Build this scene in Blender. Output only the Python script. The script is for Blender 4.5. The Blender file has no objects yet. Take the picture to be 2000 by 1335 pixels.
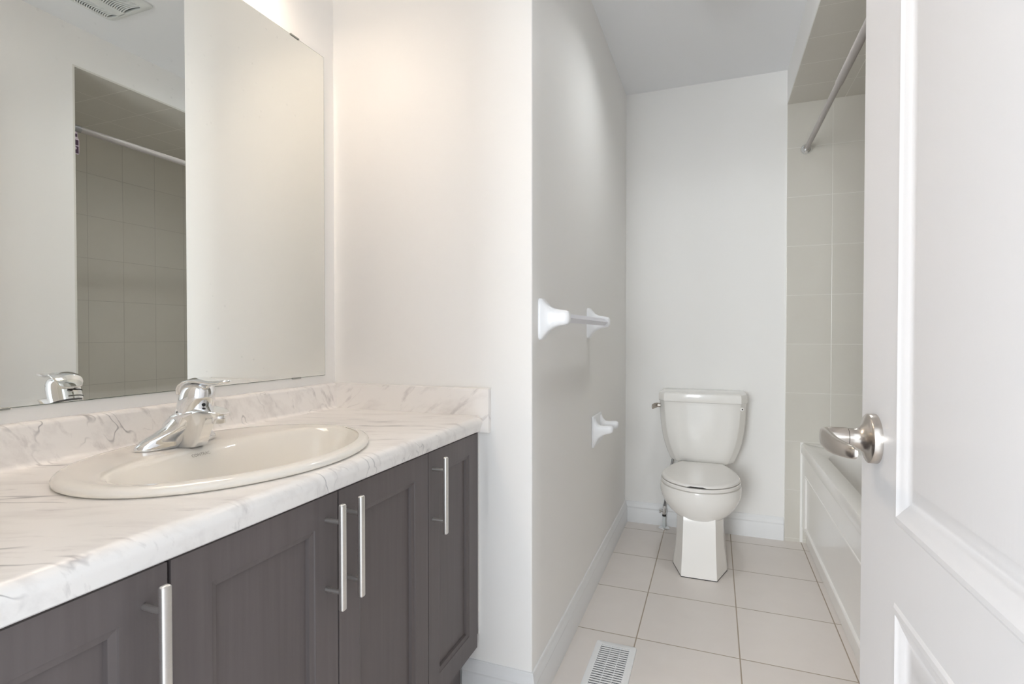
import bpy, bmesh, math, random
from mathutils import Vector, Matrix
PI = math.pi
S = bpy.context.scene
C = S.collection

# ---------------------------------------------------------------- camera, light, exposure
cam_d = bpy.data.cameras.new('camera'); cam = bpy.data.objects.new('camera', cam_d); C.objects.link(cam)
cam_d.sensor_width = 36.0; cam_d.lens = 36.0 * 1039.37 / 2000.0
cam_d.clip_start = 0.01; cam_d.clip_end = 50
cam.location = (0, 0, 1.0758)
cam.rotation_euler = (PI / 2 - 0.0146, 0, 0.364)
S.camera = cam

W = bpy.data.worlds.new('hall_daylight'); S.world = W; W.use_nodes = True
W.node_tree.nodes['Background'].inputs[0].default_value = (0.86, 0.93, 1.0, 1)
W.node_tree.nodes['Background'].inputs[1].default_value = 1.7
BULB_COL = (1.0, 0.83, 0.66); BULB_STR = 46.0; SHADE_STR = 5.0; FILL_STR = 92.0

# daylight from the two-sash window across the hall, shining in through the doorway behind the camera
for wx in (-1.36, -.64):
    ld = bpy.data.lights.new('hall_window', 'AREA'); ld.shape = 'RECTANGLE'; ld.size = .62; ld.size_y = 1.5
    ld.color = (.93, .97, 1.0); ld.energy = 74
    lo_ = bpy.data.objects.new('hall_window', ld); C.objects.link(lo_); lo_.location = (wx, -3.2, 1.5); lo_.rotation_euler = (PI / 2, 0, 0)

S.view_settings.view_transform = 'Standard'
S.view_settings.look = 'None'
S.view_settings.gamma = 1.0
S.view_settings.use_curve_mapping = False
S.view_settings.exposure = 0.17
S.cycles.max_bounces = 16
S.cycles.diffuse_bounces = 8
S.cycles.glossy_bounces = 6
S.cycles.use_denoising = True
S.cycles.caustics_reflective = False

# ---------------------------------------------------------------- materials
def srgb(r, g, b):
    def f(c):
        c /= 255.0
        return c / 12.92 if c <= 0.04045 else ((c + 0.055) / 1.055) ** 2.4
    return (f(r), f(g), f(b), 1)

class NT:
    def __init__(s, name):
        s.m = bpy.data.materials.new(name); s.m.use_nodes = True
        s.t = s.m.node_tree; s.p = s.t.nodes['Principled BSDF']; s.out = s.t.nodes['Material Output']
    def n(s, typ, **kw):
        o = s.t.nodes.new(typ)
        for k, v in kw.items(): setattr(o, k, v)
        return o
    def l(s, a, b): s.t.links.new(a, b)
    def math(s, op, a, b=None, c=None):
        o = s.n('ShaderNodeMath', operation=op)
        for i, v in enumerate((a, b, c)):
            if v is None: continue
            if isinstance(v, (int, float)): o.inputs[i].default_value = v
            else: s.l(v, o.inputs[i])
        return o.outputs[0]
    def mix(s, f, a, b):
        o = s.n('ShaderNodeMix', data_type='RGBA')
        for i, v in ((0, f), (6, a), (7, b)):
            if isinstance(v, (int, float)): o.inputs[i].default_value = v
            elif isinstance(v, tuple): o.inputs[i].default_value = v
            else: s.l(v, o.inputs[i])
        return o.outputs[2]
    def ramp(s, f, lo, hi):
        o = s.n('ShaderNodeMapRange'); o.clamp = True
        s.l(f, o.inputs[0]); o.inputs[1].default_value = lo; o.inputs[2].default_value = hi
        return o.outputs[0]
    def noise(s, vec, scale, detail=3, rough=.5, dist=0.0):
        o = s.n('ShaderNodeTexNoise'); o.inputs['Scale'].default_value = scale
        o.inputs['Detail'].default_value = detail; o.inputs['Roughness'].default_value = rough
        o.inputs['Distortion'].default_value = dist
        if vec is not None: s.l(vec, o.inputs['Vector'])
        return o.outputs[0]
    def pos(s): return s.n('ShaderNodeNewGeometry').outputs['Position']
    def objc(s): return s.n('ShaderNodeTexCoord').outputs['Object']
    def sep(s, v):
        o = s.n('ShaderNodeSeparateXYZ'); s.l(v, o.inputs[0]); return o.outputs
    def comb(s, x, y, z=0.0):
        o = s.n('ShaderNodeCombineXYZ')
        for i, v in enumerate((x, y, z)):
            if isinstance(v, (int, float)): o.inputs[i].default_value = v
            else: s.l(v, o.inputs[i])
        return o.outputs[0]
    def bump(s, h, strength, dist):
        o = s.n('ShaderNodeBump'); o.inputs['Strength'].default_value = strength
        o.inputs['Distance'].default_value = dist; s.l(h, o.inputs['Height']); s.l(o.outputs[0], s.p.inputs['Normal'])
    def base(s, col, rough=.5, metal=0.0, spec=.5, coat=0.0):
        if isinstance(col, tuple): s.p.inputs['Base Color'].default_value = col
        else: s.l(col, s.p.inputs['Base Color'])
        s.p.inputs['Roughness'].default_value = rough; s.p.inputs['Metallic'].default_value = metal
        s.p.inputs['Specular IOR Level'].default_value = spec; s.p.inputs['Coat Weight'].default_value = coat
        return s

def plain(name, col, rough=.5, metal=0., spec=.5, coat=0., var=.03, vscale=6):
    t = NT(name); c2 = tuple(x * (1 - var) for x in col[:3]) + (1,)
    t.base(t.mix(t.noise(t.objc(), vscale), col, c2), rough, metal, spec, coat)
    return t.m

def paint(name, col, rough):
    t = NT(name)
    c2 = tuple(x * .98 for x in col[:3]) + (1,)
    p = t.pos()
    t.base(t.mix(t.noise(p, 1.5), col, c2), rough, spec=.3)
    t.bump(t.noise(p, 260, 2), .05, .0006)
    return t.m

def tiles(name, axes, off, size, gw, col, col2, grout, rough, gbump=.3):
    t = NT(name); p = t.pos(); xyz = t.sep(p)
    ds = []; ids = []
    for a, o, sz in zip(axes, off, size):
        q = t.math('DIVIDE', t.math('SUBTRACT', xyz[a], o), sz)
        fr = t.math('FRACT', q); ids.append(t.math('FLOOR', q))
        ds.append(t.math('MULTIPLY', t.math('SUBTRACT', .5, t.math('ABSOLUTE', t.math('SUBTRACT', fr, .5))), sz))
    d = t.math('MINIMUM', ds[0], ds[1])
    g = t.ramp(d, gw * .35, gw * .6)                      # 0 in grout, 1 on tile
    wn = t.n('ShaderNodeTexWhiteNoise'); t.l(t.comb(ids[0], ids[1]), wn.inputs['Vector'])
    mot = t.math('ADD', t.math('MULTIPLY', t.noise(p, 7, 4, .6), .8), t.math('MULTIPLY', wn.outputs[0], .25))
    c = t.mix(mot, col, col2)
    t.base(t.mix(g, grout, c), rough)
    r = t.math('ADD', t.math('MULTIPLY', t.math('SUBTRACT', 1.0, g), .4), rough); t.l(r, t.p.inputs['Roughness'])
    t.bump(t.ramp(d, gw * .3, gw * 1.1), gbump, .0012)
    return t.m

def marble(name):
    t = NT(name); x, y, z = t.sep(t.pos())
    s = t.math('SUBTRACT', x, z)                         # runs over splash, top and front edge like the laminate sheet
    ca, sa = math.cos(.42), math.sin(.42)
    u = t.math('ADD', t.math('MULTIPLY', s, ca), t.math('MULTIPLY', y, sa))
    v = t.math('SUBTRACT', t.math('MULTIPLY', y, ca), t.math('MULTIPLY', s, sa))
    warp = t.math('MULTIPLY', t.math('SUBTRACT', t.noise(t.comb(u, v), 5, 3), .5), .05)
    v2 = t.math('ADD', v, warp)
    w = t.math('MULTIPLY', z, 7.0)                       # keeps upright faces from turning into plain stripes
    n1 = t.noise(t.comb(t.math('MULTIPLY', u, 2.2), t.math('MULTIPLY', v2, 11), w), 2.2, 6, .62)
    soft = t.ramp(n1, .50, .78)
    n2 = t.noise(t.comb(t.math('MULTIPLY', u, 5.0), t.math('MULTIPLY', v2, 26), w), 1.7, 5, .6)
    fine = t.ramp(n2, .58, .76)
    n3 = t.noise(t.comb(t.math('MULTIPLY', u, 1.1), t.math('MULTIPLY', v2, 13), t.math('ADD', w, 3.3)), 1.7, 2.5, .45)
    line = t.math('SUBTRACT', 1.0, t.ramp(t.math('ABSOLUTE', t.math('SUBTRACT', n3, .5)), .001, .017))
    gate = t.ramp(t.noise(t.comb(t.math('MULTIPLY', u, .8), t.math('MULTIPLY', v, 1.3), 7.7), 8.0, 2), .54, .68)
    vein = t.math('MULTIPLY', line, gate)
    c = t.mix(t.math('MULTIPLY', soft, .40), srgb(243, 240, 237), srgb(186, 179, 177))
    c = t.mix(t.math('MULTIPLY', fine, .55), c, srgb(150, 143, 143))
    c = t.mix(t.math('MULTIPLY', vein, .62), c, srgb(96, 92, 98))
    t.base(c, .32, spec=.45)
    return t.m

def wood(name):
    t = NT(name); x, y, z = t.sep(t.objc())
    g = t.noise(t.comb(t.math('MULTIPLY', x, 60), t.math('MULTIPLY', y, 60), t.math('MULTIPLY', z, 2.2)), 1.6, 5, .6)
    b = t.noise(t.comb(t.math('MULTIPLY', x, 9), t.math('MULTIPLY', y, 9), t.math('MULTIPLY', z, 1.4)), 1.0, 3)
    c = t.mix(t.ramp(g, .3, .75), srgb(101, 94, 93), srgb(92, 85, 84))
    c = t.mix(t.math('MULTIPLY', t.ramp(b, .35, .7), .35), c, srgb(108, 101, 101))
    t.base(c, .42, spec=.4)
    t.bump(g, .08, .0006)
    return t.m

def door_paint(name):
    t = NT(name); x, y, z = t.sep(t.objc())
    g = t.noise(t.comb(t.math('MULTIPLY', x, 120), t.math('MULTIPLY', y, 120), t.math('MULTIPLY', z, 4)), 2.0, 4, .6)
    t.base(t.mix(t.noise(t.objc(), 2), srgb(226, 224, 224), srgb(222, 220, 220)), .35, spec=.4)
    t.bump(g, .14, .0008)
    return t.m

def mirror_mat(name):
    t = NT(name); p = t.pos()
    t.base((.88, .89, .86, 1), 0.0, 1.0)
    dif = t.n('ShaderNodeBsdfDiffuse'); dif.inputs[0].default_value = (.97, .97, .96, 1)
    mx = t.n('ShaderNodeMixShader')
    vor = t.n('ShaderNodeTexVoronoi'); vor.inputs['Scale'].default_value = 34; t.l(p, vor.inputs['Vector'])
    dots = t.math('SUBTRACT', 1.0, t.ramp(vor.outputs['Distance'], .05, .12))
    gate = t.ramp(t.noise(p, 3.2, 2), .50, .66)
    rnd = t.math('GREATER_THAN', t.sep(vor.outputs['Color'])[0], .62)
    f = t.math('MULTIPLY', t.math('MULTIPLY', dots, gate), t.math('MULTIPLY', rnd, .12))
    z = t.sep(p)[2]                                           # smeared strip along the lower edge
    smear = t.math('MULTIPLY', t.math('SUBTRACT', 1.0, t.ramp(z, .955, .963)), .10)
    t.l(t.math('ADD', f, smear), mx.inputs[0]); t.l(t.p.outputs[0], mx.inputs[1]); t.l(dif.outputs[0], mx.inputs[2])
    t.l(mx.outputs[0], t.out.inputs[0])
    return t.m

def brushed(name, col, rough):
    t = NT(name); x, y, z = t.sep(t.objc())
    g = t.noise(t.comb(t.math('MULTIPLY', x, 30), t.math('MULTIPLY', y, 30), t.math('MULTIPLY', z, 400)), 3, 2)
    t.base(t.mix(g, col, tuple(c * .85 for c in col[:3]) + (1,)), rough, 1.0)
    return t.m

def emit(name, col, strength):
    t = NT(name); t.base((.9, .9, .9, 1), .3)
    t.p.inputs['Emission Color'].default_value = col + (1,); t.p.inputs['Emission Strength'].default_value = strength
    return t.m

M = dict(
    wall=paint('wall_paint', srgb(241, 240, 238), .6),
    ceil=paint('ceiling_paint', srgb(238, 239, 241), .8),
    trim=paint('trim_paint', srgb(232, 233, 234), .35),
    floor=tiles('floor_tile', (0, 1), (-.2541, 2.2621), (.3381, .3578), .0042, srgb(229, 223, 218), srgb(217, 210, 205), srgb(160, 147, 130), .38),
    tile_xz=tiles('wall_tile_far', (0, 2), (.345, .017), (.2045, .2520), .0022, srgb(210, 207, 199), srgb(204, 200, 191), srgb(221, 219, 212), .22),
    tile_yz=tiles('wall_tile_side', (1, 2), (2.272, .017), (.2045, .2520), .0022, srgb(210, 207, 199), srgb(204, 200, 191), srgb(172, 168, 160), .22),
    tile_xy=tiles('wall_tile_over', (0, 1), (.602, 2.2115), (.2575, .2225), .0022, srgb(210, 207, 199), srgb(204, 200, 191), srgb(221, 219, 212), .22),
    marble=marble('marble_laminate'),
    wood=wood('grey_stained_wood'),
    dark=plain('dark_gap', srgb(38, 34, 33), .8),
    door=door_paint('door_paint'),
    china=plain('white_china', srgb(241, 239, 235), .12, spec=.5, var=.01),
    sinkc=plain('bone_china', srgb(241, 237, 229), .07, spec=.5, var=.01),
    tub=plain('tub_acrylic', srgb(236, 234, 231), .16, spec=.5, var=.01),
    seat=plain('seat_plastic', srgb(236, 233, 229), .22, spec=.5, var=.01),
    ceramic=plain('white_ceramic', srgb(240, 241, 243), .28, var=.01),
    bar=plain('white_plastic_bar', srgb(222, 222, 230), .3, var=.01),
    register=plain('white_enamel', srgb(236, 237, 238), .4, var=.01),
    grille=plain('vent_plastic', srgb(226, 228, 226), .5, var=.01),
    chrome=plain('chrome', (.86, .87, .88, 1), .05, 1.0, var=.01),
    nickel=brushed('satin_nickel', (.62, .57, .52, 1), .26),
    pull=brushed('brushed_steel', (.86, .84, .81, 1), .34),
    rod=plain('grey_rod', srgb(172, 166, 163), .38, 0., var=.02),
    mirror=mirror_mat('silvered_glass'),
    edge=plain('glass_edge', srgb(108, 118, 108), .2),
    clip=plain('clear_clip', srgb(150, 152, 146), .2),
    caulk=plain('white_caulk', srgb(238, 237, 234), .5),
    braid=plain('grey_braid', srgb(150, 150, 150), .35, .7),
    pipe=plain('white_pipe_sleeve', srgb(212, 218, 218), .35),
    ink=plain('grey_ink', srgb(150, 144, 134), .6),
    black=plain('black_rubber', srgb(25, 23, 22), .6),
    purple=plain('purple_card', srgb(70, 38, 66), .5),
    pale=plain('pale_card', srgb(205, 190, 205), .5),
    lens=emit('fill_lens', (.96, .985, 1.0), FILL_STR),
    shade=emit('lit_opal_glass', BULB_COL, SHADE_STR),
    bulb=emit('lit_bulb', BULB_COL, BULB_STR),
)

# ---------------------------------------------------------------- helpers
def origin_of(p):
    v = Vector((0, 0, 0))
    while p is not None:
        v += Vector(p.location); p = p.parent
    return v

def obj(name, bm, mat, parent=None, smooth=True, loc=None, angle=40, local=False):
    bmesh.ops.recalc_face_normals(bm, faces=bm.faces)
    me = bpy.data.meshes.new(name)
    off = origin_of(parent) if (parent and not local) else Vector((0, 0, 0))
    if loc is not None: off = Vector(loc)
    if off.length > 0: bmesh.ops.translate(bm, verts=bm.verts, vec=-off)
    if smooth:
        lim = math.radians(angle)
        for f in bm.faces: f.smooth = True
        for e in bm.edges:
            if len(e.link_faces) == 2 and e.calc_face_angle(0) > lim: e.smooth = False
    bm.to_mesh(me); bm.free()
    o = bpy.data.objects.new(name, me); C.objects.link(o)
    me.materials.append(mat)
    if parent: o.parent = parent
    if loc is not None: o.location = loc
    return o

def thing(name, label, cat, loc=(0, 0, 0), group=None):
    o = bpy.data.objects.new(name, None); C.objects.link(o); o.location = loc
    o.empty_display_size = .05
    o['label'] = label; o['category'] = cat
    if group: o['group'] = group
    return o

def tag(o, label, cat, group=None):
    o['label'] = label; o['category'] = cat
    if group: o['group'] = group
    return o

def struct(name, bm, mat, label=None, cat=None, **kw):
    o = obj(name, bm, mat, **kw); o['kind'] = 'structure'
    if label: o['label'] = label; o['category'] = cat
    return o

def B(): return bmesh.new()

def box(bm, x0, x1, y0, y1, z0, z1, bev=0.0, seg=2):
    vs = [bm.verts.new((x, y, z)) for x in (x0, x1) for y in (y0, y1) for z in (z0, z1)]
    idx = [(0, 1, 3, 2), (4, 6, 7, 5), (0, 4, 5, 1), (2, 3, 7, 6), (0, 2, 6, 4), (1, 5, 7, 3)]
    fs = [bm.faces.new([vs[i] for i in q]) for q in idx]
    if bev:
        es = set(e for f in fs for e in f.edges)
        bmesh.ops.bevel(bm, geom=list(es), offset=bev, segments=seg, profile=.5, affect='EDGES')

def loft(bm, rings, close=True, cap0=True, cap1=True):
    """rings: list of lists of points, all of one length"""
    vr = [[bm.verts.new(p) for p in r] for r in rings]
    n = len(rings[0])
    for a, b in zip(vr, vr[1:]):
        for i in range(n if close else n - 1):
            j = (i + 1) % n
            bm.faces.new((a[i], a[j], b[j], b[i]))
    if close and cap0: bm.faces.new(vr[0][::-1])
    if close and cap1: bm.faces.new(vr[-1])
    return vr

def frame_of(d):
    d = d.normalized()
    u = Vector((0, 0, 1)) if abs(d.z) < .95 else Vector((1, 0, 0))
    a = u.cross(d).normalized(); b = d.cross(a)
    return a, b

def tube(bm, path, r, n=16, r2=None, rot=0.0):
    pts = [Vector(p) for p in path]
    rr = r if isinstance(r, (list, tuple)) else [r] * len(pts)
    rings = []
    for i, p in enumerate(pts):
        d = (pts[min(i + 1, len(pts) - 1)] - pts[max(i - 1, 0)])
        a, b = frame_of(d)
        k = (r2[i] if isinstance(r2, (list, tuple)) else r2) if r2 else rr[i]
        rings.append([tuple(p + a * math.cos(2 * PI * t / n + rot) * rr[i] + b * math.sin(2 * PI * t / n + rot) * k) for t in range(n)])
    loft(bm, rings)

def lathe(bm, prof, base, axis=(0, 0, 1), n=32):
    """prof: (radius, height along the axis)"""
    ax = Vector(axis).normalized(); a, b = frame_of(ax); base = Vector(base)
    rings = [[tuple(base + ax * h + (a * math.cos(2 * PI * t / n) + b * math.sin(2 * PI * t / n)) * max(r, 1e-5)) for t in range(n)] for r, h in prof]
    loft(bm, rings)

def extr(bm, prof, axis, t0, t1):
    """closed 2D profile swept straight along an axis: axis 'y' profile is (x,z); axis 'x' profile is (y,z); axis 'z' profile is (x,y)"""
    def P(q, t):
        return {'y': (q[0], t, q[1]), 'x': (t, q[0], q[1]), 'z': (q[0], q[1], t)}[axis]
    loft(bm, [[P(q, t0) for q in prof], [P(q, t1) for q in prof]])

def sm(t): return t * t * (3 - 2 * t)

def panel_face(bm, W0, W1, H0, H1, panels, prof, P):
    """flat board with moulded panels. P(a,h,d): a across, h up, d into the board; panels = [(a0,a1,h0,h1)] one column; prof = [(inset, depth)]"""
    def quad(a0, a1, h0, h1):
        vs = [bm.verts.new(P(a, h, 0)) for a, h in ((a0, h0), (a1, h0), (a1, h1), (a0, h1))]; bm.faces.new(vs)
    a0, a1 = panels[0][0], panels[0][1]
    hs = [H0] + [h for p in sorted(panels, key=lambda q: q[2]) for h in (p[2], p[3])] + [H1]
    for i in range(len(hs) - 1): quad(W0, a0, hs[i], hs[i + 1]); quad(a1, W1, hs[i], hs[i + 1])
    for i in range(0, len(hs), 2): quad(a0, a1, hs[i], hs[i + 1])
    for p in panels:
        rings = []
        for ins, dep in prof:
            rings.append([P(p[0] + ins, p[2] + ins, dep), P(p[1] - ins, p[2] + ins, dep), P(p[1] - ins, p[3] - ins, dep), P(p[0] + ins, p[3] - ins, dep)])
        loft(bm, rings, cap0=False, cap1=True)

def board(bm, W0, W1, H0, H1, T, panels, prof, P, both=False):
    panel_face(bm, W0, W1, H0, H1, panels, prof, P)
    def q(*pts): bm.faces.new([bm.verts.new(P(*p)) for p in pts])
    hs = [H0] + [h for p in sorted(panels, key=lambda k: k[2]) for h in (p[2], p[3])] + [H1]
    ws = [W0, panels[0][0], panels[0][1], W1]
    for i in range(len(hs) - 1):
        for w in (W0, W1): q((w, hs[i], 0), (w, hs[i + 1], 0), (w, hs[i + 1], T), (w, hs[i], T))
    for i in range(3):
        for h in (H0, H1): q((ws[i], h, 0), (ws[i + 1], h, 0), (ws[i + 1], h, T), (ws[i], h, T))
    if both: panel_face(bm, W0, W1, H0, H1, panels, prof, lambda a, h, d: P(a, h, T - d))
    else:
        for i in range(len(hs) - 1):
            for k in range(3): q((ws[k], hs[i], T), (ws[k + 1], hs[i], T), (ws[k + 1], hs[i + 1], T), (ws[k], hs[i + 1], T))
    bmesh.ops.remove_doubles(bm, verts=bm.verts, dist=1e-5)

# ---------------------------------------------------------------- room dimensions (metres)
XM, YP, XP, YF, XB, XT, XR = -1.158, 1.4153, -.4789, 3.0966, .345, .4187, 1.18
H = 2.44; YN = 1.520; Y0 = .10; ZB = 2.26

# ---------------------------------------------------------------- setting
b = B(); box(b, -1.3, 1.3, -.02, 3.2, -.05, 0); struct('floor', b, M['floor'], 'pale beige square tiles with thin brown grout', 'floor', smooth=False)
b = B(); box(b, -1.3, 1.3, -.02, 3.2, H, H + .06); struct('ceiling', b, M['ceil'], 'flat white painted ceiling', 'ceiling', smooth=False)
b = B(); box(b, XM - .1, XM, -.02, YP, 0, H); struct('wall_left', b, M['wall'], 'white wall behind the mirror and sink', 'wall', smooth=False)
b = B(); box(b, XM - .1, XP, YP, YP + .10, 0, H)
es = [e for e in b.edges if all(abs(v.co.x - XP) < 1e-4 and abs(v.co.y - YP) < 1e-4 for v in e.verts)]
bmesh.ops.bevel(b, geom=es, offset=.004, segments=3, profile=.5, affect='EDGES')
struct('wall_middle', b, M['wall'], 'white end wall at the right end of the counter', 'wall', angle=60)
b = B(); box(b, XP - .1, XP, YP + .10, YF + .1, 0, H); struct('wall_alcove', b, M['wall'], 'white wall carrying the towel bar, left of the toilet', 'wall', smooth=False)
b = B(); box(b, XP, XR + .1, YF, YF + .1, 0, H); struct('wall_back', b, M['wall'], 'white wall behind the toilet', 'wall', smooth=False)
b = B(); box(b, XB, XB + .1, -.02, YN, 0, H); struct('wall_right', b, M['wall'], 'white wall behind the open door, seen in the mirror', 'wall', smooth=False)
b = B(); box(b, XB + .1, XR + .1, YN - .1, YN, 0, H); struct('wall_tub_near', b, M['wall'], 'wall at the near end of the bathtub', 'wall', smooth=False)
b = B(); box(b, XR + .008, XR + .108, YN, YF, 0, H); struct('wall_tub_side', b, M['wall'], 'wall along the far side of the bathtub', 'wall', smooth=False)
b = B(); box(b, XB, XR + .008, YN, YF, ZB + .008, H); struct('wall_bulkhead', b, M['wall'], 'white dropped bulkhead over the bathtub', 'wall', smooth=False)
b = B(); box(b, XB, XR, YF - .008, YF, 0, ZB); struct('wall_tile_far', b, M['tile_xz'], 'beige grey tiling at the far end of the bathtub', 'wall tiles', smooth=False)
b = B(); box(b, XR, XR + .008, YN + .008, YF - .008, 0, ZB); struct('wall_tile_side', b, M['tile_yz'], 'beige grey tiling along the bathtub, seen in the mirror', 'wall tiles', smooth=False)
b = B(); box(b, XB, XR, YN, YN + .008, 0, ZB); struct('wall_tile_near', b, M['tile_xz'], 'beige grey tiling at the near end of the bathtub', 'wall tiles', smooth=False)
b = B(); box(b, XB, XR + .008, YN, YF, ZB, ZB + .008); struct('ceiling_tub', b, M['tile_xy'], 'tiled underside of the bulkhead over the bathtub', 'ceiling tiles', smooth=False)
# near wall with the doorway the camera looks in through
b = B(); box(b, XM - .1, -.585, -.02, Y0, 0, H); box(b, .235, XB, -.02, Y0, 0, H); box(b, -.585, .235, -.02, Y0, 2.06, H)
struct('wall_front', b, M['wall'], 'wall holding the doorway', 'wall', smooth=False)
b = B(); box(b, -.585, -.565, -.02, Y0, 0, 2.06); box(b, .215, .235, -.02, Y0, 0, 2.06); box(b, -.565, .215, -.02, Y0, 2.04, 2.06)
box(b, -.62, -.57, Y0, Y0 + .012, .84, 2.11) ; box(b, -.57, .235, Y0, Y0 + .012, 2.05, 2.11)
struct('trim_1', b, M['trim'], 'white casing of the doorway', 'door casing', smooth=False)

# baseboards
def bb_prof(s=1.0):
    h = .1185
    return [(0, 0), (.0145, 0), (.0145, .072), (.0118, .078), (.0118, .084), (.0132, .0875), (.0125, .092), (.0085, .099), (.0072, .108), (.0055, h - .002), (.004, h), (0, h)]
b = B(); extr(b, [(XP + x, z) for x, z in bb_prof()], 'y', YP - .0145, YF); struct('baseboard_alcove', b, M['trim'], 'white moulded baseboard under the towel bar', 'baseboard', angle=25)
b = B(); extr(b, [(YF - x, z) for x, z in bb_prof()], 'x', XP, XB - .004); struct('baseboard_back', b, M['trim'], 'white moulded baseboard behind the toilet', 'baseboard', angle=25)
b = B(); extr(b, [(YP - x, z) for x, z in bb_prof()], 'x', -.692, XP + .0145)
# mitre the outside corner
for v in b.verts:
    if v.co.x > XP: v.co.x = XP + (YP - v.co.y)
struct('baseboard_middle', b, M['trim'], 'white moulded baseboard right of the vanity', 'baseboard', angle=25)
bpy.data.objects['baseboard_alcove'].data.transform(Matrix.Identity(4))
for v in bpy.data.objects['baseboard_alcove'].data.vertices:
    if v.co.y < YP: v.co.y = YP - (v.co.x - XP)
b = B(); extr(b, [(XB - x, z) for x, z in bb_prof()], 'y', Y0, YN); struct('baseboard_right', b, M['trim'], 'white baseboard of the wall behind the open door', 'baseboard', angle=25)

# ---------------------------------------------------------------- open door on the right
DA = math.radians(1.7)
dx, dy = .1975, .887                                     # latch edge of the near face
door = bpy.data.objects.new('door_1', None); C.objects.link(door); door['kind'] = 'structure'
door['label'] = 'white moulded panel door standing open at the right edge'; door['category'] = 'door'
door.location = (dx, dy, 0); door.rotation_euler = (0, 0, DA)
DW = .762; DH = 2.03
prof = [(0, 0), (.004, -.0022), (.010, -.0026), (.014, -.0008), (.0175, .0002), (.0200, .0008), (.0265, .0034), (.033, .0054), (.038, .0054), (.052, .0016), (.055, .0012)]
PD = lambda a, h, d: (d, -a, h)
b = B(); board(b, 0, DW, .012, DH, .035, [(.137, DW - .137, .235, .757), (.137, DW - .137, .852, 1.905)], prof, PD, both=True)
obj('door_leaf', b, M['door'], door, local=True, angle=18)
hs = bpy.data.objects.new('door_handle', None); C.objects.link(hs); hs.parent = door; hs.location = (0, -.0612, .938)
b = B(); lathe(b, [(.0325, 0), (.0325, .0090), (.0312, .0104), (.0260, .0118), (.0200, .0142), (.0155, .0180), (.0128, .0230), (.0120, .0280), (.0120, .032)], (0, 0, 0), (-1, 0, 0), 48)
obj('rosette', b, M['nickel'], hs, local=True, angle=50)
b = B(); lathe(b, [(.0112, .0318), (.0112, .0330)], (0, 0, 0), (-1, 0, 0), 32); obj('neck_ring', b, M['black'], hs, local=True)
b = B()
# lever: round hub whose end runs flush into an arm reaching back towards the hinge
lathe(b, [(.0126, .0328), (.0128, .036), (.0128, .056), (.0120, .0585)], (0, 0, 0), (-1, 0, 0), 32)
path = [(-.0575, .0130, 0), (-.0580, .0105, 0), (-.0592, .004, 0), (-.0602, -.008, 0), (-.0608, -.022, -.0004), (-.0608, -.040, -.001), (-.0600, -.060, -.001), (-.0575, -.080, -.0005), (-.054, -.098, 0), (-.051, -.110, .0005), (-.0495, -.1145, .0005)]
tk = [.002, .0042, .0060, .0068, .0066, .0060, .0054, .005, .0045, .0038, .0015]
hh = [.004, .0085, .0118, .0132, .0134, .0126, .0112, .0098, .0086, .0072, .004]
rings = []
for (px, py, pz), t_, h_ in zip(path, tk, hh):
    ring = []
    for k in range(24):
        a = 2 * PI * k / 24; c_, s_ = math.cos(a), math.sin(a)
        ring.append((px + t_ * math.copysign(abs(c_) ** .7, c_), py, pz + h_ * math.copysign(abs(s_) ** .8, s_)))
    rings.append(ring)
loft(b, rings)
obj('lever', b, M['nickel'], hs, local=True, angle=50)

# ---------------------------------------------------------------- vanity cabinets
XD = -.640                                                # front of the doors
ZK = .168; ZC = .797
def pull(x, y, z0, z1, parent):
    b = B(); r = .0062
    box(b, x + .030, x + .0405, y - .0066, y + .0066, z0, z1, .0035, 3)
    for zz in (z0 + .032, z1 - .032): tube(b, [(x - .001, y, zz), (x + .032, y, zz)], .0042, 12)
    return obj('handle', b, M['pull'], parent, angle=50)
cprof = [(0, 0), (.0012, .0022), (.0100, .0045), (.0112, .0085), (.0118, .0110), (.02, .0110)]
def cab_door(y0, y1, parent, hy, stile=.058, z0=ZK, z1=.7905):
    b = B(); board(b, y0, y1, z0, z1, .019, [(y0 + stile, y1 - stile, z0 + .058, z1 - .052)], cprof, lambda a, h, d: (XD - d, a, h))
    d = obj('door', b, M['wood'], parent, angle=20)
    pull(XD, hy, .593, .780, d)
    return d
def cab(name, label, y0, y1):
    t = thing(name, label, 'cabinet', (-.90, (y0 + y1) / 2, 0))
    b = B(); xb, xf = XM + .003, XD - .0215
    for ya in (y0, y1 - .016): box(b, xb, xf - .018, ya, ya + .016, .165, .7905)
    box(b, xb, xf - .018, y0 + .016, y1 - .016, .165, .181); box(b, xb, xb + .006, y0 + .016, y1 - .016, .181, .7905)
    for ya in (y0, y1 - .03): box(b, xf - .018, xf, ya, ya + .03, .165, .7905)
    box(b, xf - .018, xf, y0 + .03, y1 - .03, .165, .195); box(b, xf - .018, xf, y0 + .03, y1 - .03, .760, .7905)
    obj('body', b, M['wood'], t, smooth=False)
    b = B(); box(b, XM + .003, -.695, y0, y1, 0, .165); obj('toe_kick', b, M['wood'], t, smooth=False)
    return t
c1 = cab('vanity_cabinet', 'grey stained base cabinet with one door, nearest the camera at the left frame edge', Y0 + .014, .466)
cab_door(Y0 + .016, .4655, c1, .437)
c2 = cab('vanity_cabinet', 'grey stained sink cabinet with two doors and a centre pair of steel pulls', .467, 1.116)
cab_door(.4705, .7875, c2, .757); cab_door(.7915, 1.1145, c2, .810)
c3 = cab('vanity_cabinet', 'narrow grey stained end cabinet with one door against the white wall', 1.117, 1.3940)
cab_door(1.1175, 1.396, c3, 1.138, .052)
b = B(); box(b, XD - .0205, XD - .004, 1.398, YP - .001, .20, .7915); obj('filler_strip', b, M['wood'], c3, smooth=False)
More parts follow.
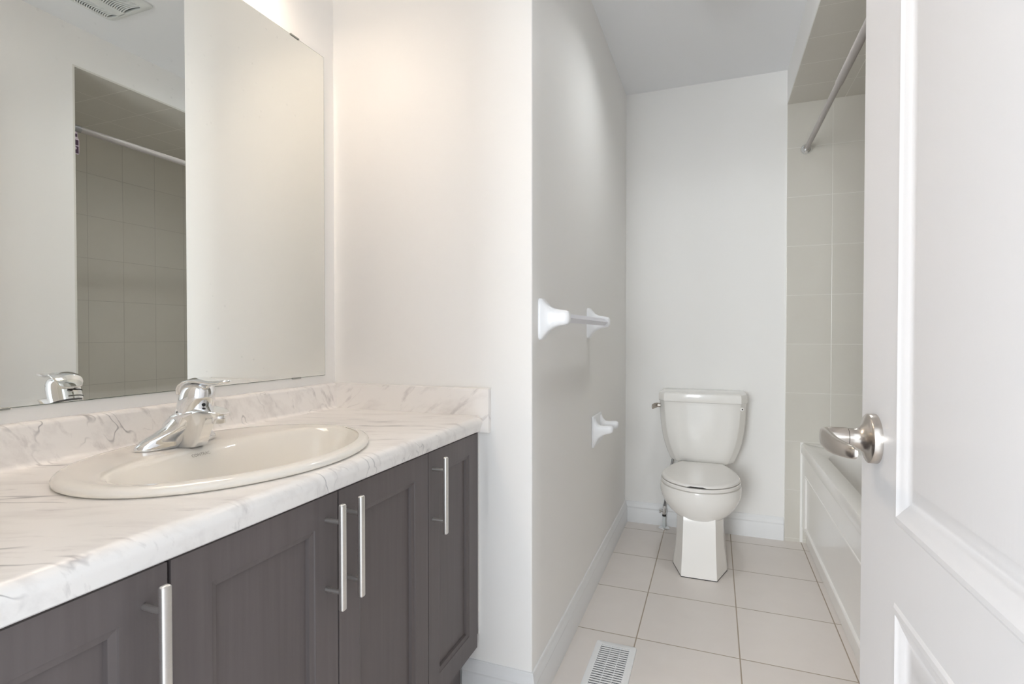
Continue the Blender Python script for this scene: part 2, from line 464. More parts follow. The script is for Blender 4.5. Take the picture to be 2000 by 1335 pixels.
b = B(); box(b, XD - .0045, XD - .0015, 1.4095, YP - .0005, .20, .7915); obj('caulk_bead', b, M['caulk'], c3, smooth=False)

# ---------------------------------------------------------------- countertop
ZT = .8405; XF = -.622
SX, SY = -.866, .772                                       # sink centre
ct = thing('countertop', 'white laminate counter top with grey marble veins and rounded front edge', 'countertop', (-.88, .75, .80))
prof = [(XM + .001, .7925), (XM + .001, .919)]
for k in range(7): a = PI / 2 - k * PI / 12; prof.append((XM + .014 + .0085 * math.cos(a), .9105 + .0085 * math.sin(a)))
for k in range(1, 7): a = PI + k * PI / 12; prof.append((XM + .0225 + .012 + .012 * math.cos(a), ZT + .012 + .012 * math.sin(a)))
for k in range(9): a = PI / 2 - k * PI / 12 * 1.0; prof.append((XF - .016 + .016 * math.cos(a), ZT - .016 + .016 * math.sin(a)))
prof += [(XF - .008, ZT - .042), (XF - .012, ZT - .045), (XF - .03, ZT - .045), (XF - .03, .7925)]
b = B(); extr(b, prof, 'y', Y0 + .002, YP - .0205)
top = obj('counter_slab', b, M['marble'], ct, angle=30)
cb = B(); lathe(cb, [(1, 0), (1, .2)], (0, 0, 0)); bmesh.ops.scale(cb, vec=(.206, .268, 1), verts=cb.verts); bmesh.ops.translate(cb, vec=Vector((SX + .004, SY, .75)) - Vector(ct.location), verts=cb.verts)
bmesh.ops.recalc_face_normals(cb, faces=cb.faces)
cme = bpy.data.meshes.new('cut'); cb.to_mesh(cme); cb.free(); co = bpy.data.objects.new('cut', cme); C.objects.link(co); co.location = ct.location
md = top.modifiers.new('cut', 'BOOLEAN'); md.object = co; md.operation = 'DIFFERENCE'; md.solver = 'EXACT'
bpy.context.view_layer.update(); dg = bpy.context.evaluated_depsgraph_get()
nm = bpy.data.meshes.new_from_object(top.evaluated_get(dg)); top.modifiers.clear(); top.data = nm
bpy.data.objects.remove(co); bpy.data.meshes.remove(cme)
b = B(); box(b, XM + .002, XF + .018, YP - .020, YP - .001, .7925, .919, .0012, 1); obj('side_splash', b, M['marble'], ct, smooth=False)
b = B(); box(b, XM + .002, XF + .02, YP - .010, YP - .0008, .9185, .9205, .0008, 1); obj('caulk_bead', b, M['caulk'], ct, smooth=False)

# ---------------------------------------------------------------- sink
def ell(cx, cy, a, b_, z, n=72): return [(cx + a * math.cos(2 * PI * k / n), cy + b_ * math.sin(2 * PI * k / n), z) for k in range(n)]
sk = thing('sink', 'white oval drop in sink set in the marble look counter', 'sink', (SX, SY, ZT))
BX, BY = -.830, .776
def bowl_ring(af, ab, ay, z, bx=None, by=None, n=72, e=.80):
    """oval with a flatter back half, where the faucet deck is"""
    bx = BX if bx is None else bx; by = BY if by is None else by; out = []
    for k in range(n):
        a = 2 * PI * k / n; c_, s_ = math.cos(a), math.sin(a)
        out.append((bx + (af * c_ if c_ > 0 else -ab * abs(c_) ** e), by + ay * s_, ZT + z))
    return out
R = [bowl_ring(a_, a_, b_, z_, SX, SY, e=1.0) for a_, b_, z_ in ((.214, .277, .0012), (.2205, .2835, .001), (.2245, .2875, .004), (.2245, .2875, .009), (.221, .284, .0135), (.214, .277, .016), (.203, .267, .0165))]
for k in range(1, 6):
    t = k / 5
    R.append(bowl_ring(.203 + (.168 - .203) * t, .203 + (.124 - .203) * t, .267 + (.254 - .267) * t, .0165 - .0018 * t, SX + (BX - SX) * t, SY + (BY - SY) * t, e=1 - .2 * t))
R += [bowl_ring(*r) for r in ((.163, .1185, .248, .0115), (.158, .1120, .242, .0040), (.152, .1000, .235, -.0140), (.143, .0880, .223, -.045), (.126, .0740, .197, -.085), (.096, .056, .150, -.115), (.058, .042, .09, -.130), (.024, .024, .024, -.136),
                             (.024, .024, .024, -.146), (.065, .050, .10, -.140), (.131, .085, .203, -.095), (.1475, .100, .230, -.045), (.1610, .130, .247, .0008))]
R.append(R[0])
b = B(); loft(b, R, cap0=False, cap1=False); bmesh.ops.remove_doubles(b, verts=b.verts, dist=1e-6)
# close underside back to the first ring
obj('basin', b, M['sinkc'], sk, angle=60)
b = B(); lathe(b, [(.0235, -.139), (.0235, -.134), (.021, -.133), (.016, -.1345), (.006, -.135)], (BX, BY, ZT), (0, 0, 1), 32); obj('drain', b, M['chrome'], sk)
tc = bpy.data.curves.new('lettering', 'FONT'); tc.body = 'CONTRAC'; tc.size = .0082; tc.align_x = 'CENTER'; tc.align_y = 'CENTER'
to = bpy.data.objects.new('lt', tc); C.objects.link(to); bpy.context.view_layer.update()
tm = bpy.data.meshes.new_from_object(to.evaluated_get(bpy.context.evaluated_depsgraph_get())); bpy.data.objects.remove(to)
lt = bpy.data.objects.new('lettering', tm); C.objects.link(lt); tm.materials.clear(); tm.materials.append(M['ink']); lt.parent = sk
ta = math.atan2(.018, .012)
lt.rotation_euler = Matrix(((0, -math.cos(ta), math.sin(ta)), (1, 0, 0), (0, math.sin(ta), math.cos(ta)))).to_euler()
lt['label'] = 'small grey maker name printed on the rim'

# ---------------------------------------------------------------- faucet
FX, FY, FZ = -1.003, .754, ZT + .0158
fc = thing('faucet', 'chrome single lever faucet on the back of the oval sink', 'faucet', (FX, FY, FZ))
b = B(); rings = []
def oval(cx, cz, lx, ly, tilt=0.0, n=40, e=.9):
    out = []
    for k in range(n):
        a = 2 * PI * k / n; c_, s_ = math.cos(a), math.sin(a); xx = lx * math.copysign(abs(c_) ** e, c_)
        out.append((FX + cx + xx * math.cos(tilt), FY + ly * s_, FZ + cz - xx * math.sin(tilt)))
    return out
for z, ly, lx, ox, tl in ((0, .083, .0285, 0, 0), (.004, .084, .029, 0, 0), (.010, .081, .0285, 0, 0), (.018, .071, .0285, .002, .03), (.028, .054, .029, .012, .08), (.038, .040, .030, .022, .14), (.048, .0335, .0305, .031, .20), (.058, .0310, .0305, .0385, .25), (.066, .0304, .030, .0440, .28)):
    rings.append(oval(ox, z, lx, ly, tl))
loft(b, rings); obj('base', b, M['chrome'], fc, angle=60)
b = B(); rings = []
for x, zb, zt, wb, wt in ((-.004, 0, .050, .026, .030), (.018, 0, .068, .0255, .0315), (.036, 0, .0755, .0215, .0315), (.052, 0, .0790, .0170, .0305), (.062, .0005, .0800, .0140, .0295), (.070, .010, .0803, .0120, .0285), (.077, .026, .0800, .0110, .0280), (.085, .043, .0790, .0115, .0268), (.094, .0550, .0775, .0135, .0252), (.106, .0600, .0752, .0150, .0225), (.118, .0620, .0725, .0135, .0175), (.127, .0640, .0703, .0090, .0110), (.1305, .0662, .0680, .003, .004)):
    ring_ = []; hz = zt - zb
    pts = [(-wb, zb), (-wb - (wt - wb) * .18, zb + hz * .40), (-wb - (wt - wb) * .62, zb + hz * .66), (-wt, zb + hz * .80), (-wt * .93, zb + hz * .89), (-wt * .66, zb + hz * .96), (-wt * .3, zb + hz * .99), (0, zt)]
    full = pts + [(-y, z) for y, z in pts[-2::-1]]
    rings.append([(FX + x, FY + y, FZ + z) for y, z in full])
loft(b, rings); obj('spout', b, M['chrome'], fc, angle=50)
b = B(); lathe(b, [(.0115, 0), (.0122, .003), (.0122, .016)], (FX + .112, FY, FZ + .049), (0, 0, 1), 28); obj('aerator', b, M['chrome'], fc)
b = B(); loft(b, [oval(.0444, .0662, .0277, .0277, .29), oval(.0452, .0690, .0277, .0277, .30)]); obj('seal_ring', b, M['black'], fc)
b = B(); rings = []
for ox, z, lx, ly, tl in ((.0455, .0692, .0300, .0304, .31), (.0485, .0770, .0303, .0307, .31), (.0525, .0880, .0305, .0307, .29), (.0560, .0990, .0303, .0303, .22), (.0590, .1090, .0290, .0290, .12), (.0605, .1165, .0260, .0265, .05), (.0615, .1215, .0200, .0210, .02), (.0620, .1245, .011, .012, 0), (.0620, .1255, .003, .003, 0)):
    rings.append(oval(ox, z, lx, ly, tl))
loft(b, rings); obj('handle_cap', b, M['chrome'], fc, angle=60)
b = B()
path = [(.0225, .0930), (.0250, .1030), (.0300, .1125), (.0380, .1205), (.0490, .1268), (.0620, .1298), (.0750, .1290), (.0900, .1265), (.1050, .1253), (.1190, .1262), (.1310, .1285), (.1365, .1297), (.1380, .1300)]
wid = [.012, .0210, .0262, .0285, .0285, .0262, .0230, .0185, .0145, .0120, .0108, .0080, .003]
thk = [.0025, .0045, .0055, .006, .006, .006, .0056, .005, .0045, .0042, .0038, .003, .0012]
tube(b, [(FX + x, FY, FZ + z) for x, z in path], wid, 24, thk); obj('lever', b, M['chrome'], fc, angle=60)
b = B(); lathe(b, [(.0034, 0), (.0034, .0014)], (FX + .0820, FY - .008, FZ + .0835), (1, -.15, .2), 16); obj('set_screw_hole', b, M['black'], fc)
for ox, z, r_, tl in ((.0478, .0750, .0310, .31), (.052, .0885, .0312, .29)):
    b = B(); pts = []
    for k in range(15):
        a = PI * .60 + PI * .50 * k / 14
        pts.append((FX + ox + r_ * math.cos(a) * math.cos(tl), FY + (.053 if z < .05 else r_) * math.sin(a), FZ + z - r_ * math.cos(a) * math.sin(tl)))
    tube(b, pts, .0011, 8); obj('rear_groove', b, M['black'], fc)

# ---------------------------------------------------------------- mirror
MZ0, MZ1, MY1 = .946, 1.9466, 1.3665
mr = thing('wall_mirror', 'large frameless mirror on the white wall above the sink', 'mirror', (XM, .76, MZ0))
b = B(); box(b, XM + .0002, XM + .0024, .16, MY1, MZ0, MZ1); obj('glass_edge', b, M['edge'], mr, smooth=False)
b = B(); box(b, XM + .0024, XM + .0030, .161, MY1 - .0012, MZ0 + .0012, MZ1 - .0012); obj('mirror_glass', b, M['mirror'], mr, smooth=False)
for yy in (.54, 1.242):
    for zz, s in ((MZ0, 1), (MZ1, -1)):
        b = B(); box(b, XM + .0002, XM + .0060, yy - .017, yy + .017, zz - .0022, zz + .0022, .0008, 1)
        obj('clip', b, M['clip'], mr, smooth=False)

# ---------------------------------------------------------------- vanity light (just above the frame)
vl = thing('vanity_light', 'chrome bar light with four lit glass shades above the mirror', 'wall lamp', (XM, .82, 2.16))
b = B(); box(b, XM + .0005, XM + .035, .50, 1.08, 2.145, 2.235, .008, 3); obj('backplate', b, M['chrome'], vl, angle=50)
for yy in (.55, .71, .87, 1.03):
    lx, lz = XM + .105, 2.115
    b = B(); tube(b, [(XM + .034, yy, 2.19), (XM + .075, yy, 2.205), (lx, yy, 2.20), (lx, yy, 2.175)], .007, 14); lathe(b, [(.012, 0), (.026, .004), (.026, .03), (.012, .034)], (lx, yy, 2.168), (0, 0, 1), 28); a_ = obj('arm', b, M['chrome'], vl, angle=50)
    b = B(); lathe(b, [(.020, .066), (.030, .062), (.045, .044), (.056, .010), (.064, -.030), (.061, -.030), (.053, .010), (.042, .041), (.028, .058), (.020, .062)], (lx, yy, lz), (0, 0, 1), 32); s_ = obj('shade', b, M['shade'], vl)
    b = B(); bmesh.ops.create_uvsphere(b, u_segments=24, v_segments=16, radius=.031); bmesh.ops.translate(b, verts=b.verts, vec=(lx, yy, lz)); obj('bulb', b, M['bulb'], s_)

# ---------------------------------------------------------------- alcove fill light, added unseen above the frame to brighten walls and floor
CLX, CLY = -.01, 2.08
cl = thing('alcove_fill_light', 'added unseen cylinder fill light on the ceiling before the toilet', 'fill light', (CLX, CLY, H))
b = B(); lathe(b, [(.02, 0), (.085, 0), (.085, .080), (.078, .080), (.073, .030), (.02, .029)], (CLX, CLY, H - .0004), (0, 0, -1), 40); obj('housing', b, M['grille'], cl)
b = B(); lathe(b, [(.070, .030), (.070, .032), (.04, .038), (.01, .039)], (CLX, CLY, H), (0, 0, -1), 40); obj('lens', b, M['lens'], cl)

# ---------------------------------------------------------------- towel bar
tb = thing('towel_bar', 'white ceramic towel bar mounted high on the wall left of the toilet', 'towel bar', (XP, 1.80, 1.12))
def post(yc, zc, tip, hy, hz, name, parent, mat, sgn=1):
    """flared ceramic post: wide plate at the wall narrowing to a rounded tip"""
    b = B(); rings = []
    for x, sy, sz, oz in ((0, 1, 1, 0), (.005, 1, 1, 0), (.009, .93, .96, 0), (.016, .80, .80, .001), (.026, .70, .60, .002), (.038, .64, .47, .003), (.052, .60, .40, .004), (.066, .58, .365, .004), (.076, .52, .32, .004), (.0815, .36, .22, .004), (.083, .1, .06, .004)):
        x = x / .083 * tip; ring = []
        for k in range(40):
            a = 2 * PI * k / 40; c_, s_ = math.cos(a), math.sin(a); e = .35 if x < .02 else .6
            ring.append((XP + x, yc + hy * sy * math.copysign(abs(c_) ** e, c_), zc + oz + hz * sz * math.copysign(abs(s_) ** e, s_)))
        rings.append(ring)
    loft(b, rings); return obj(name, b, mat, parent, angle=70)
post(1.497, 1.120, .089, .029, .061, 'post', tb, M['ceramic']); post(2.125, 1.120, .089, .029, .061, 'post', tb, M['ceramic'])
b = B(); tube(b, [(XP + .069, 1.515, 1.1235), (XP + .069, 2.107, 1.1235)], .0135, 4, rot=0); obj('bar', b, M['bar'], tb, smooth=False)

# ---------------------------------------------------------------- toilet paper holder
th = thing('toilet_paper_holder', 'empty white ceramic paper holder low on the wall beside the toilet', 'paper holder', (XP, 2.27, .665))
b = B(); box(b, XP + .0002, XP + .010, 2.190, 2.352, .600, .732, .004, 3); obj('backplate', b, M['ceramic'], th, angle=40)
for yc in (2.208, 2.334):
    b = B(); rings = []
    for x, hz, oz, hy in ((.002, .062, 0, .017), (.012, .058, 0, .0165), (.020, .040, .002, .0155), (.030, .027, .005, .0148), (.045, .0205, .010, .0142), (.062, .018, .014, .014), (.076, .0165, .016, .0135), (.085, .012, .017, .011), (.088, .004, .017, .004)):
        rings.append([(XP + x, yc + hy * math.copysign(abs(math.cos(2 * PI * k / 32)) ** .6, math.cos(2 * PI * k / 32)), .664 + oz + hz * math.copysign(abs(math.sin(2 * PI * k / 32)) ** .8, math.sin(2 * PI * k / 32))) for k in range(32)])
    loft(b, rings); a_ = obj('arm', b, M['ceramic'], th, angle=60)

# ---------------------------------------------------------------- toilet
TX = -.060
to_ = thing('toilet', 'white two piece toilet against the far wall with lid closed', 'toilet', (TX, 2.72, 0))
def seat_outline(s=1.0, n=64, yb=2.856, wb=.101, front=2.398, hw=.1735, cy=2.60):
    """closed outline, starts at the middle of the front and runs to +x"""
    pts = []
    for k in range(n // 4 + 1):
        a = -PI / 2 + (PI / 2) * k / (n // 4)
        pts.append((hw * math.cos(a), cy + (cy - front) * math.sin(a)))
    m = n // 4 - 4
    P0, P1, P2, P3 = (hw, cy), (hw, cy + .085), (wb + .036, yb - .060), (wb, yb - .004)
    for k in range(1, m + 1):
        t = k / m; q = 1 - t
        pts.append(tuple(q ** 3 * P0[i] + 3 * q * q * t * P1[i] + 3 * q * t * t * P2[i] + t ** 3 * P3[i] for i in (0, 1)))
    pts.append((wb - .006, yb)); pts.append((wb * .5, yb)); 
    half = pts
    full = half + [(-x, y) for x, y in half[::-1] if x > 1e-6]
    return full
def offs(o, d, cy=2.62):
    """shrink an outline towards its centre by about d"""
    out = []
    for x, y in o:
        L = math.hypot(x, y - cy); k = max(0.0, (L - d) / L); out.append((x * k, cy + (y - cy) * k))
    return out
so = seat_outline()
def ring(o, z, zf=None): return [(TX + x, y, (z if zf is None else zf(x, y, z))) for x, y in o]
# bowl and pedestal
b = B()
ro = seat_outline(yb=2.90, wb=.125, front=2.412, hw=.176)
N = len(ro)
def lerp(a, c, t): return [(p[0] + (q[0] - p[0]) * t, p[1] + (q[1] - p[1]) * t) for p, q in zip(a, c)]
def foot(yf, wf, ws, ys, yb, n=N):
    """faceted pedestal outline with N points: flat front, chamfers, sides, back"""
    K = [(0, yf), (wf, yf), (ws, ys), (ws, yb - .03), (ws - .03, yb), (0.001, yb)]
    segs = [math.dist(K[i], K[i + 1]) for i in range(len(K) - 1)]; half = []
    cnt = [4, 8, 9, 4]; rest = N // 2 + (N % 2) - sum(cnt)
    cnt = cnt + [rest]
    for i, c in enumerate(cnt):
        for j in range(c): t = j / c; half.append((K[i][0] + (K[i + 1][0] - K[i][0]) * t, K[i][1] + (K[i + 1][1] - K[i][1]) * t))
    full = half + [(-x, y) for x, y in half[::-1] if x > 1e-6]
    return full[:n] if len(full) >= n else full + [full[-1]] * (n - len(full))
bot = offs(ro, .03)
rings = [ring(offs(ro, .02), .3925), ring(offs(ro, .007), .3925), ring(offs(ro, .0015), .390), ring(ro, .386), ring(ro, .372), ring(offs(ro, .001), .350), ring(offs(ro, .006), .330), ring(offs(ro, .018), .305), ring(offs(ro, .040), .275), ring(offs(ro, .068), .250), ring(offs(ro, .10), .234), ring(offs(ro, .13), .226)]
loft(b, rings)
fr = []
for z, yf, wf, ws, ys in ((.30, 2.500, .066, .100, 2.62), (.255, 2.488, .067, .101, 2.605), (.22, 2.482, .068, .102, 2.60), (.16, 2.474, .069, .103, 2.595), (.10, 2.468, .071, .107, 2.595), (.05, 2.463, .073, .114, 2.597), (.012, 2.460, .0745, .1185, 2.60), (.0, 2.460, .0745, .1185, 2.60)):
    fr.append(ring(foot(yf, wf, ws, ys, 2.93), z))
loft(b, fr)
obj('bowl', b, M['china'], to_, angle=28)
b = B(); loft(b, [ring([(x * 1.004, y + (y - 2.7) * .003) for x, y in foot(2.460, .0745, .1185, 2.60, 2.93)], z) for z in (.0005, .0035)]); obj('base_seam', b, M['dark'], to_, smooth=False)
b = B(); box(b, TX - .118, TX + .118, 2.83, 3.05, .34, .398, .015, 3); obj('tank_shelf', b, M['china'], to_, angle=50)
# seat
b = B(); loft(b, [ring(offs(so, .016), .3975), ring(offs(so, .004), .3972), ring(so, .399), ring(so, .4095), ring(offs(so, .003), .4125), ring(offs(so, .02), .4132)]); obj('seat', b, M['seat'], to_, angle=35)
# lid with a finger notch at the front
def zl(z):
    def f(x, y, zz): return zz + (.0050 if (y < 2.47 and abs(x + .008) < .040) else 0.0)
    return f
lo = offs(so, .003)
b = B(); loft(b, [ring(offs(lo, .035), .4175), ring(offs(lo, .014), .4172), ring(lo, .4168, zl(0)), ring(lo, .4225), ring(offs(lo, .0015), .4255), ring(offs(lo, .006), .428), ring(offs(lo, .02), .4292), ring(offs(lo, .08), .4305), ring(offs(lo, .14), .431)]); obj('seat_lid', b, M['seat'], to_, angle=35)
b = B(); box(b, TX - .048, TX + .032, 2.412, 2.43, .4155, .4205); obj('lid_gap_shade', b, M['dark'], to_, smooth=False)  # dark block stands in for the shade inside the lid gap
for s in (-1, 1):
    b = B(); box(b, TX + s * .085 - .02, TX + s * .085 + .02, 2.848, 2.872, .398, .424, .006, 3); obj('hinge', b, M['dark'] if s < 0 else M['seat'], to_, angle=50)
# tank
def tank_ring(z, hw, y0, y1, ch=.03):
    K = [(-hw + ch, y0), (hw - ch, y0), (hw, y0 + ch * 1.5), (hw, y1 - .012), (hw - .012, y1), (-hw + .012, y1), (-hw, y1 - .012), (-hw, y0 + ch * 1.5)]
    out = []
    for i, (x, y) in enumerate(K):
        x2, y2 = K[(i + 1) % 8]
        bow = (lambda t: -.012 * (1 - (2 * t - 1) ** 2)) if i == 0 else (lambda t: 0)
        for j in range(6): t = j / 6; out.append((TX + x + (x2 - x) * t, y + (y2 - y) * t + bow(t), z))
    return out
b = B(); loft(b, [tank_ring(*r) for r in ((.402, .118, 2.93, 3.05, .03), (.408, .142, 2.905, 3.065, .034), (.418, .156, 2.892, 3.075, .036), (.440, .165, 2.886, 3.082, .036), (.475, .178, 2.880, 3.086, .035), (.520, .1905, 2.875, 3.088, .034), (.570, .200, 2.872, 3.088, .033), (.630, .2065, 2.870, 3.088, .032), (.69, .2098, 2.870, 3.088, .031), (.727, .211, 2.870, 3.088, .030))]); obj('tank', b, M['china'], to_, angle=60)
b = B(); loft(b, [tank_ring(*r) for r in ((.7275, .206, 2.874, 3.086, .03), (.7285, .2135, 2.864, 3.090, .03), (.732, .2155, 2.862, 3.092, .03), (.760, .2155, 2.862, 3.092, .03), (.770, .2130, 2.864, 3.091, .03), (.7745, .206, 2.871, 3.087, .03), (.7765, .195, 2.882, 3.080, .028))]); obj('tank_lid', b, M['china'], to_, angle=30)
b = B(); tube(b, [(TX - .207, 2.915, .700), (TX - .222, 2.915, .700)], .011, 16)
tube(b, [(TX - .218, 2.925, .701), (TX - .226, 2.905, .7005), (TX - .236, 2.885, .699), (TX - .243, 2.865, .697), (TX - .245, 2.857, .697)], [.004, .005, .0055, .005, .002], 16, [.010, .0125, .0145, .0135, .006]); obj('flush_lever', b, M['nickel'], to_, angle=50)
b = B(); lathe(b, [(.0095, 0), (.0095, .003), (.006, .004)], (TX + .189, 2.8755, .702), (.25, -1, 0), 20); hp = obj('hole_plug', b, M['china'], to_)
b = B(); lathe(b, [(.0035, 0), (.0035, .0012)], (TX + .190, 2.8718, .702), (.25, -1, 0), 12); obj('plug_slot', b, M['black'], hp)

# ---------------------------------------------------------------- water supply
ws = thing('supply_valve', 'chrome water stop valve rising from the floor left of the toilet', 'valve', (-.257, 3.045, 0))
VX, VY = -.257, 3.045
b = B(); lathe(b, [(.030, .0004), (.030, .003), (.024, .008), (.011, .011)], (VX, VY, 0), n=32); obj('floor_flange', b, M['chrome'], ws)
b = B(); tube(b, [(VX, VY, .006), (VX, VY, .072)], .0085, 18); obj('pipe', b, M['pipe'], ws)
b = B(); lathe(b, [(.0105, .068), (.0105, .080)], (VX, VY, 0), n=24); obj('compression_nut', b, M['black'], ws)
b = B(); lathe(b, [(.010, .079), (.0125, .082), (.0125, .108), (.0085, .112), (.0085, .126)], (VX, VY, 0), n=24); tube(b, [(VX, VY, .096), (VX - .020, VY - .008, .096)], .006, 14)
obj('valve_body', b, M['chrome'], ws)
b = B(); lathe(b, [(.004, 0), (.011, .001), (.011, .009), (.004, .010)], (VX - .019, VY - .0076, .096), (-.93, -.37, 0), 20); obj('valve_knob', b, M['chrome'], ws)
b = B()
pth = []
for k in range(17):
    t = k / 16; pth.append((VX + .012 * math.sin(PI * t) + .045 * t * t, VY - .012 * math.sin(PI * t), .118 + .276 * t))
tube(b, pth, .006, 12); obj('supply_hose', b, M['braid'], ws)

# ---------------------------------------------------------------- floor register
rg = thing('floor_register', 'white slotted air register in the tile floor in front of the toilet alcove', 'floor vent', (-.313, 1.70, 0))
RX0, RX1, RY0, RY1 = -.381, -.243, 1.545, 1.842
b = B()
def rrect(x0, x1, y0, y1, r, z, n=5):
    out = []
    for cx, cy, a0 in ((x1 - r, y0 + r, -PI / 2), (x1 - r, y1 - r, 0), (x0 + r, y1 - r, PI / 2), (x0 + r, y0 + r, PI)):
        for k in range(n): a = a0 + PI / 2 * k / (n - 1); out.append((cx + r * math.cos(a), cy + r * math.sin(a), z))
    return out
ix0, ix1, iy0, iy1 = RX0 + .021, RX1 - .021, RY0 + .021, RY1 - .026
loft(b, [rrect(RX0, RX1, RY0, RY1, .010, .0005), rrect(RX0 + .001, RX1 - .001, RY0 + .001, RY1 - .001, .010, .003), rrect(RX0 + .005, RX1 - .005, RY0 + .005, RY1 - .005, .008, .0052), rrect(ix0, ix1, iy0, iy1, .002, .0055), rrect(ix0, ix1, iy0, iy1, .002, .0022)], cap1=False, cap0=False)
obj('frame', b, M['register'], rg, angle=30)
b = B(); box(b, ix0 - .003, ix1 + .003, iy0 - .003, iy1 + .003, .0006, .0014); obj('damper_plate', b, plain('shaded_damper', srgb(150, 150, 152), .6), rg, smooth=False)
b = B(); nsl = 21
for k in range(nsl):
    y = iy0 + (iy1 - iy0) * (k + .5) / nsl
    extr(b, [(y - .0036, .0050), (y + .0015, .0054), (y + .0036, .0050), (y + .0010, .0016), (y - .0008, .0016)], 'x', ix0 - .001, ix1 + .001)
for xx in (ix0 + (ix1 - ix0) * .36, ix0 + (ix1 - ix0) * .70): box(b, xx - .0012, xx + .0012, iy0, iy1, .0015, .0046)
obj('louvres', b, M['register'], rg, smooth=False)

# ---------------------------------------------------------------- ceiling exhaust vent (seen in the mirror)
VX0, VX1, VY0, VY1 = -.125, .145, 1.285, 1.56
vt = thing('exhaust_vent', 'white slotted ceiling exhaust vent seen in the top of the mirror', 'ceiling vent', (.01, 1.42, H))
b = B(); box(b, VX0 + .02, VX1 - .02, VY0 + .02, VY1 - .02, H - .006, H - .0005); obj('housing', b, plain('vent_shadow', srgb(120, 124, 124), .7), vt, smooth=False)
b = B()
def slab_ring(d, z): return rrect(VX0 + d, VX1 - d, VY0 + d, VY1 - d, .022, z, 6)
loft(b, [slab_ring(0, H - .0004), slab_ring(0, H - .006), slab_ring(.004, H - .0105), slab_ring(.026, H - .0185), slab_ring(.030, H - .0185), slab_ring(.030, H - .008)], cap0=False, cap1=False)
xm = VX0 + .165
box(b, xm - .024, xm + .018, VY0 + .028, VY1 - .028, H - .0185, H - .007)
obj('frame', b, M['grille'], vt, angle=30)
for x0, x1 in ((VX0 + .028, xm - .023), (xm + .017, VX1 - .028)):
    b = B(); n_ = 24
    for k in range(n_):
        y = VY0 + .034 + (VY1 - VY0 - .068) * (k + .5) / n_
        pts = []
        for j in range(7):
            t = j / 6; pts.append((x0 + (x1 - x0) * t, y - .010 * (1 - (2 * t - 1) ** 2), H - .0155))
        tube(b, pts, .0027, 6, .0035)
    obj('louvres', b, M['grille'], vt, angle=60)

# ---------------------------------------------------------------- bathtub
bt = thing('bathtub', 'white alcove bathtub with stepped panelled apron right of the toilet', 'bathtub', (.80, 2.31, 0))
ZR = .515; TY0, TY1 = YN + .010, YF - .010
b = B()
def rr(x0, x1, y0, y1, r, z): return rrect(x0, x1, y0, y1, r, z, 9)
loft(b, [rr(XT + .012, XR - .002, TY0, TY1, .004, .44), rr(XT + .0005, XR - .002, TY0, TY1, .004, .468), rr(XT, XR - .002, TY0, TY1, .004, ZR - .012), rr(XT + .003, XR - .004, TY0 + .001, TY1 - .001, .004, ZR - .003), rr(XT + .011, XR - .008, TY0 + .004, TY1 - .004, .006, ZR),
         rr(XT + .060, XR - .055, TY0 + .10, TY1 - .20, .14, ZR), rr(XT + .066, XR - .060, TY0 + .106, TY1 - .206, .14, ZR - .004), rr(XT + .070, XR - .064, TY0 + .110, TY1 - .212, .14, ZR - .016), rr(XT + .085, XR - .08, TY0 + .13, TY1 - .25, .14, ZR - .15), rr(XT + .11, XR - .11, TY0 + .16, TY1 - .34, .13, ZR - .32), rr(XT + .16, XR - .16, TY0 + .22, TY1 - .42, .10, ZR - .365)], cap0=False)
obj('basin', b, M['tub'], bt, angle=35)
b = B()
AX = XT + .006
aprof = [(0, 0), (.003, -.0028), (.007, -.003), (.010, -.001), (.013, .006), (.03, .008)]
def ap(a, h, d): return (AX + d + (.018 if h < .081 else 0), a, h)
board(b, TY0, TY1, .085, .468, .03, [(TY0 + .05, TY1 - .10, .100, .372)], aprof, lambda a, h, d: (AX + d, a, h))
box(b, AX + .020, AX + .05, TY0, TY1, 0, .086)
box(b, AX + .004, AX + .03, TY0, TY1, .070, .0855, .003, 2)
obj('apron', b, M['tub'], bt, angle=20)
b = B(); box(b, XT - .003, XT + .010, YF - .0098, YF - .0082, .002, ZR + .003); obj('caulk_bead', b, M['caulk'], bt, smooth=False)

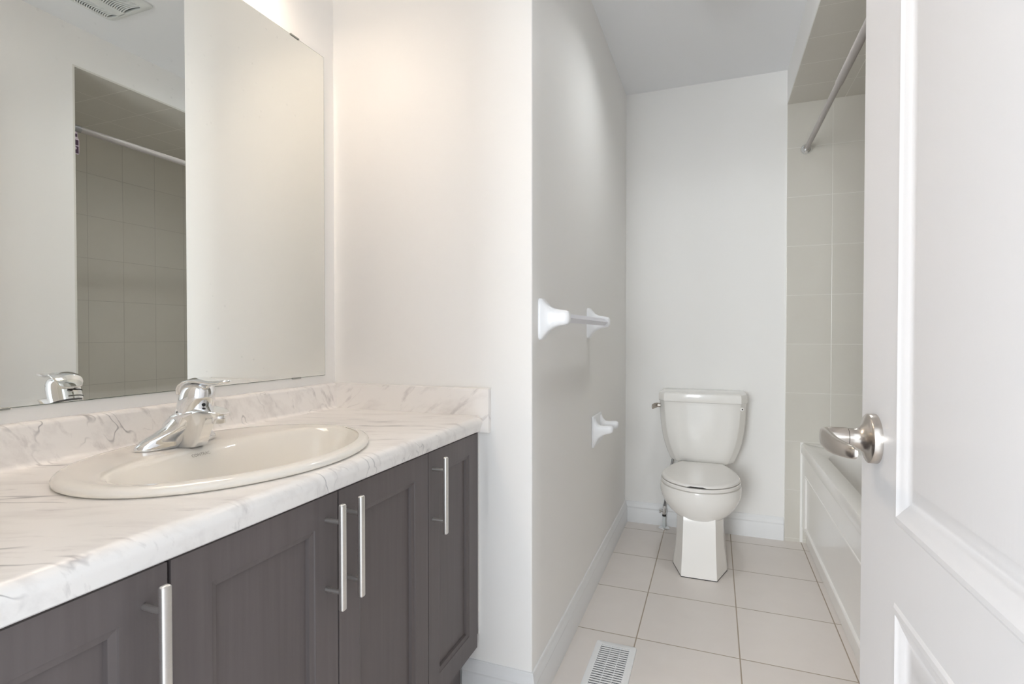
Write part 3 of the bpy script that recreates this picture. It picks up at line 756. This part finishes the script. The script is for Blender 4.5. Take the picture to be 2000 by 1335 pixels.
# ---------------------------------------------------------------- shower rod and the tag hanging from it
RXX, RZ = .432, 2.020
sr = thing('shower_curtain_rod', 'bare grey shower curtain rod spanning above the bathtub', 'shower rod', (RXX, 2.3, RZ))
b = B(); tube(b, [(RXX, YN + .012, RZ), (RXX, 2.32, RZ)], .0140, 24); obj('outer_tube', b, M['rod'], sr)
b = B(); tube(b, [(RXX, 2.32, RZ), (RXX, YF - .012, RZ)], .0118, 24); obj('inner_tube', b, M['rod'], sr)
b = B(); lathe(b, [(.0275, 0), (.0275, .004), (.022, .012), (.0155, .018), (.0155, .024)], (RXX, YF - .0085, RZ), (0, -1, 0), 32); obj('flange', b, M['chrome'], sr)
b = B(); lathe(b, [(.0275, 0), (.0275, .004), (.022, .012), (.0155, .018), (.0155, .070)], (RXX, YN + .0085, RZ), (0, 1, 0), 32); obj('flange', b, M['braid'], sr)
tg = thing('hang_tag', 'small purple product tag hanging from the shower rod, seen in the mirror', 'tag', (RXX, 1.578, RZ - .02))
tgy = 1.574
b = B(); prof = [(tgy - .016, RZ - .118), (tgy + .016, RZ - .118), (tgy + .0195, RZ - .112), (tgy + .0195, RZ - .050), (tgy + .013, RZ - .042), (tgy + .013, RZ - .0145), (tgy - .013, RZ - .0145), (tgy - .013, RZ - .042), (tgy - .0195, RZ - .050), (tgy - .0195, RZ - .112)]
extr(b, prof, 'x', RXX - .0012, RXX + .0012); obj('card', b, M['pale'], tg, smooth=False)
b = B(); cx_ = RXX - .0016
for z0, z1, w in ((-.114, -.082, .0165), (-.077, -.053, .0165), (-.040, -.026, .011)):
    box(b, cx_, cx_ + .0006, tgy - w, tgy + w, RZ + z0, RZ + z1)
obj('printed_face', b, M['purple'], tg, smooth=False)
b = B(); lathe(b, [(.0065, 0), (.0065, .0005)], (cx_ - .0001, tgy + .002, RZ - .092), (-1, 0, 0), 20); obj('round_mark', b, M['pale'], tg)

# lettering sits on the rim ahead of the faucet
lt.location = Vector((-.9382 + .0020, .752, ZT - .0002 + .0014)) - Vector(sk.location)
